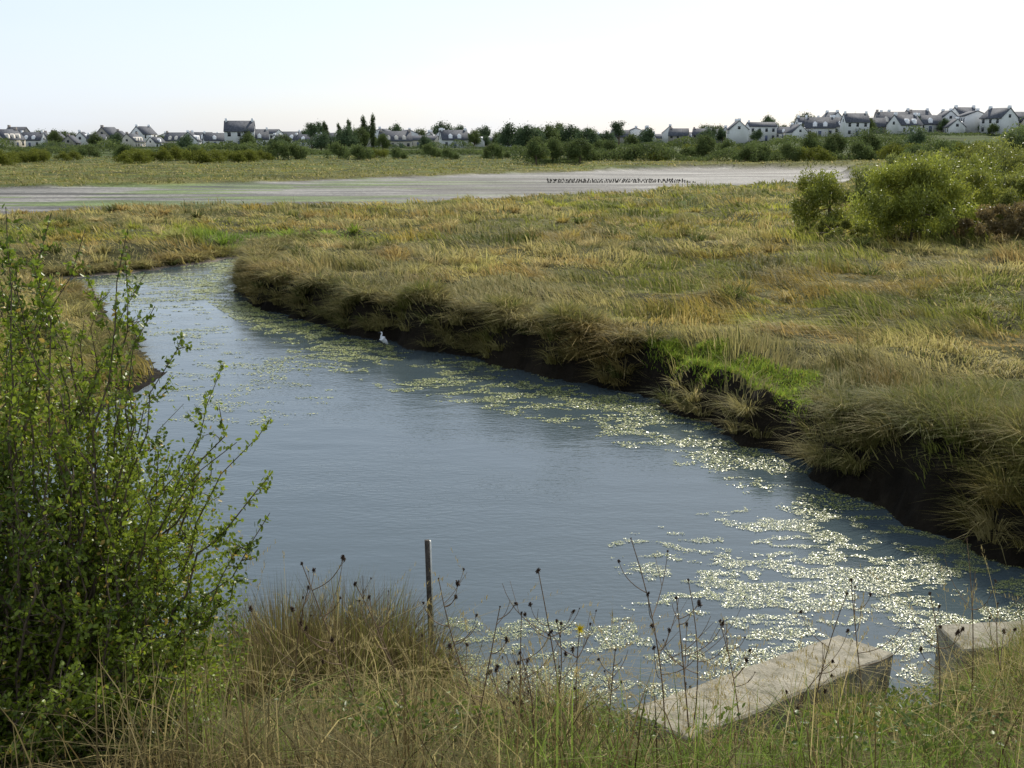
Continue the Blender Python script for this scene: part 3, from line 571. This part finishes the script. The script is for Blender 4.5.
# ---------------------------------------------------------------- hawthorn bush near left
ns=175
tx=R.uniform(-3.3,-1.6,ns); ty=R.uniform(4.4,5.9,ns)
ex=[-3.4,-2.35,-2.1,-1.78,-1.65,-1.45,-1.15,-1.05]; ez=[4.85,4.5,4.25,3.95,3.55,3.2,2.85,2.6]
tz=2.0+(np.interp(tx,ex,ez)-2.0)*R.uniform(.4,1.0,ns)
sp=np.array([(-2.25,5,4.66),(-1.74,5,4.60),(-1.98,5,4.5),(-1.13,5,3.72),(-1.34,5,3.98),(-1.52,5,4.12),(-2.12,5.1,4.66),(-1.14,5,3.45),(-2.28,5,4.70),(-1.88,5,4.3),(-1.40,5.1,3.75),(-2.05,4.9,4.4),(-1.2,4.9,3.15),(-1.16,5,3.25),(-1.64,5,4.25),(-2.2,4.8,4.55),(-2.1,4.8,4.5),(-1.3,5,3.6),(-1.83,5.2,4.45),(-2.2,4.9,4.35),(-2.25,5,4.45),(-1.22,4.9,2.95),(-1.93,5,4.6),(-1.7,5.1,4.4),(-2.35,5,4.6),(-2.3,4.9,4.5),(-2.15,5,4.3)])
T=np.concatenate([np.stack([tx,ty,tz],1),sp]); nsp0=len(tx); nsp1=len(T)
nk=110; T2=np.stack([R.uniform(-2.6,-1.35,nk),R.uniform(4.1,5.0,nk),R.uniform(2.15,2.95,nk)],1); T=np.concatenate([T,T2]); ns=len(T)
B0=np.stack([-2.35+(T[:,0]+2.2)*.35+R.normal(0,.15,ns),T[:,1]*.5+2.5+R.normal(0,.1,ns),np.full(ns,1.85)],1)
arch=np.clip((T[:,0]+2.0),0,1)
sag=np.stack([(T[:,0]+2.2)*.05-.14*arch+R.normal(0,.13,ns),R.normal(0,.07,ns),R.uniform(-.05,.16,ns)-.06*arch],1)
K=14; PL=curves(B0,T,sag,K); PL[:,1:-1]+=R.normal(0,.028,(ns,K-2,3))
rd=np.linspace(.011,.0019,K)[None]*R.uniform(.6,1.2,ns)[:,None]
q=15; ii=np.repeat(np.arange(ns),q); tt=R.uniform(.22,.95,len(ii)); kf=tt*(K-1); k0=np.floor(kf).astype(int); fr=(kf-k0)[:,None]
S0=PL[ii,k0]*(1-fr)+PL[ii,np.minimum(k0+1,K-1)]*fr
dv=R.normal(0,1,(len(ii),3)); dv[:,2]=np.abs(dv[:,2])*.45+.05; dv/=np.linalg.norm(dv,axis=1)[:,None]; S1=S0+dv*(R.uniform(.05,.30,len(ii))*(1.15-tt*.85))[:,None]
PT=curves(S0,S1,R.normal(0,.014,S0.shape),14)
v1,f1=tubes(PL,rd,4); v2,_=tubes(PT,np.tile(np.linspace(.003,.001,14),(len(ii),1)),4)
root=obj("hawthorn_bush",None,loc=(-2.3,5,1.9)); root["label"]="dense leafy green hawthorn bush with upright sprigs over the dike"; root["category"]="bush"
off=np.array([-2.3,5,1.9])
obj("stem",pmesh("stem",np.concatenate([v1,v2])-off,f1,None,M_bark,True),root)
def along(A,nper,jit,t0=0):
    n_,K_,_=A.shape; j=np.repeat(np.arange(n_),nper); t=R.uniform(t0,1,len(j))*(K_-1.001); k=np.floor(t).astype(int); f_=(t-k)[:,None]
    return A[j,k]*(1-f_)+A[j,k+1]*f_+R.normal(0,jit,(len(j),3))
Pl=np.concatenate([along(PL,85,.013,.2),along(PT,13,.011,.1),along(PL[nsp0:nsp1],80,.012,.5)])
n=20000; vx=R.uniform(-3.4,-1.5,n); vz=2.0+(np.interp(vx,ex,ez)-2.0)*R.uniform(0,.7,n); vy=R.uniform(4.7,5.9,n); Pl=np.concatenate([Pl,np.stack([vx,vy,vz],1)])
n=len(Pl); t=R.random(n)*.6+.4*sst(.35,.65,fbm(Pl[:,0]*3,Pl[:,2]*3+Pl[:,1]*2,2))
C=mixc(np.array([.04,.075,.010])[None],np.array([.28,.35,.035])[None],t); s=R.random(n)<.03; C[s]=np.array([.45,.32,.07])
lv=leaves(Pl-off,R.uniform(.018,.037,n),R.uniform(.010,.020,n),C,.5); print("bush leaves",n)
obj("foliage",pmesh("foliage",lv[0],lv[1],lv[2],M_leaf),root)

# ---------------------------------------------------------------- light, sky, camera
EL,AZ=rad(41),rad(21)
S=Vector((math.sin(AZ)*math.cos(EL),math.cos(AZ)*math.cos(EL),math.sin(EL)))
sl=bpy.data.lights.new("sun",'SUN'); sl.energy=5.0; sl.angle=rad(.5); sl.color=(1,.94,.83)
so=obj("sun",sl); so.rotation_euler=(-S).to_track_quat('-Z','Y').to_euler(); so.location=(20,40,60)
wd=bpy.data.worlds.new("World"); scene.world=wd; wd.use_nodes=True; N=wd.node_tree.nodes; L=wd.node_tree.links
sk=N.new('ShaderNodeTexSky'); sk.sky_type='NISHITA'; sk.sun_disc=False; sk.sun_elevation=EL; sk.sun_rotation=AZ; sk.air_density=1.0; sk.dust_density=1.2; sk.ozone_density=2.0
tc=N.new('ShaderNodeTexCoord'); mp=N.new('ShaderNodeMapping'); mp.inputs['Scale'].default_value=(1.5,1.5,7); cn=N.new('ShaderNodeTexNoise'); cn.inputs['Scale'].default_value=1.6; cn.inputs['Detail'].default_value=7
L.new(tc.outputs['Generated'],mp.inputs[0]); L.new(mp.outputs[0],cn.inputs['Vector'])
cr=N.new('ShaderNodeMapRange'); cr.inputs[1].default_value=.4; cr.inputs[2].default_value=.75; cr.inputs[3].default_value=.55; cr.inputs[4].default_value=.85; L.new(cn.outputs[0],cr.inputs[0])
mx=N.new('ShaderNodeMix'); mx.data_type='RGBA'; L.new(cr.outputs[0],mx.inputs[0]); L.new(sk.outputs[0],mx.inputs[6]); mx.inputs[7].default_value=(6.7,7.5,8.7,1)
L.new(mx.outputs[2],N['Background'].inputs[0]); N['Background'].inputs[1].default_value=.13
scene.view_settings.view_transform='Standard'; scene.view_settings.look='None'; scene.view_settings.exposure=0
cam=bpy.data.cameras.new("camera"); cam.lens=38.6; cam.sensor_width=36; cam.clip_end=8000; cam.clip_start=.05
co=obj("camera",cam,loc=(0,0,5)); co.rotation_euler=(rad(90-12.6),0,0); scene.camera=co
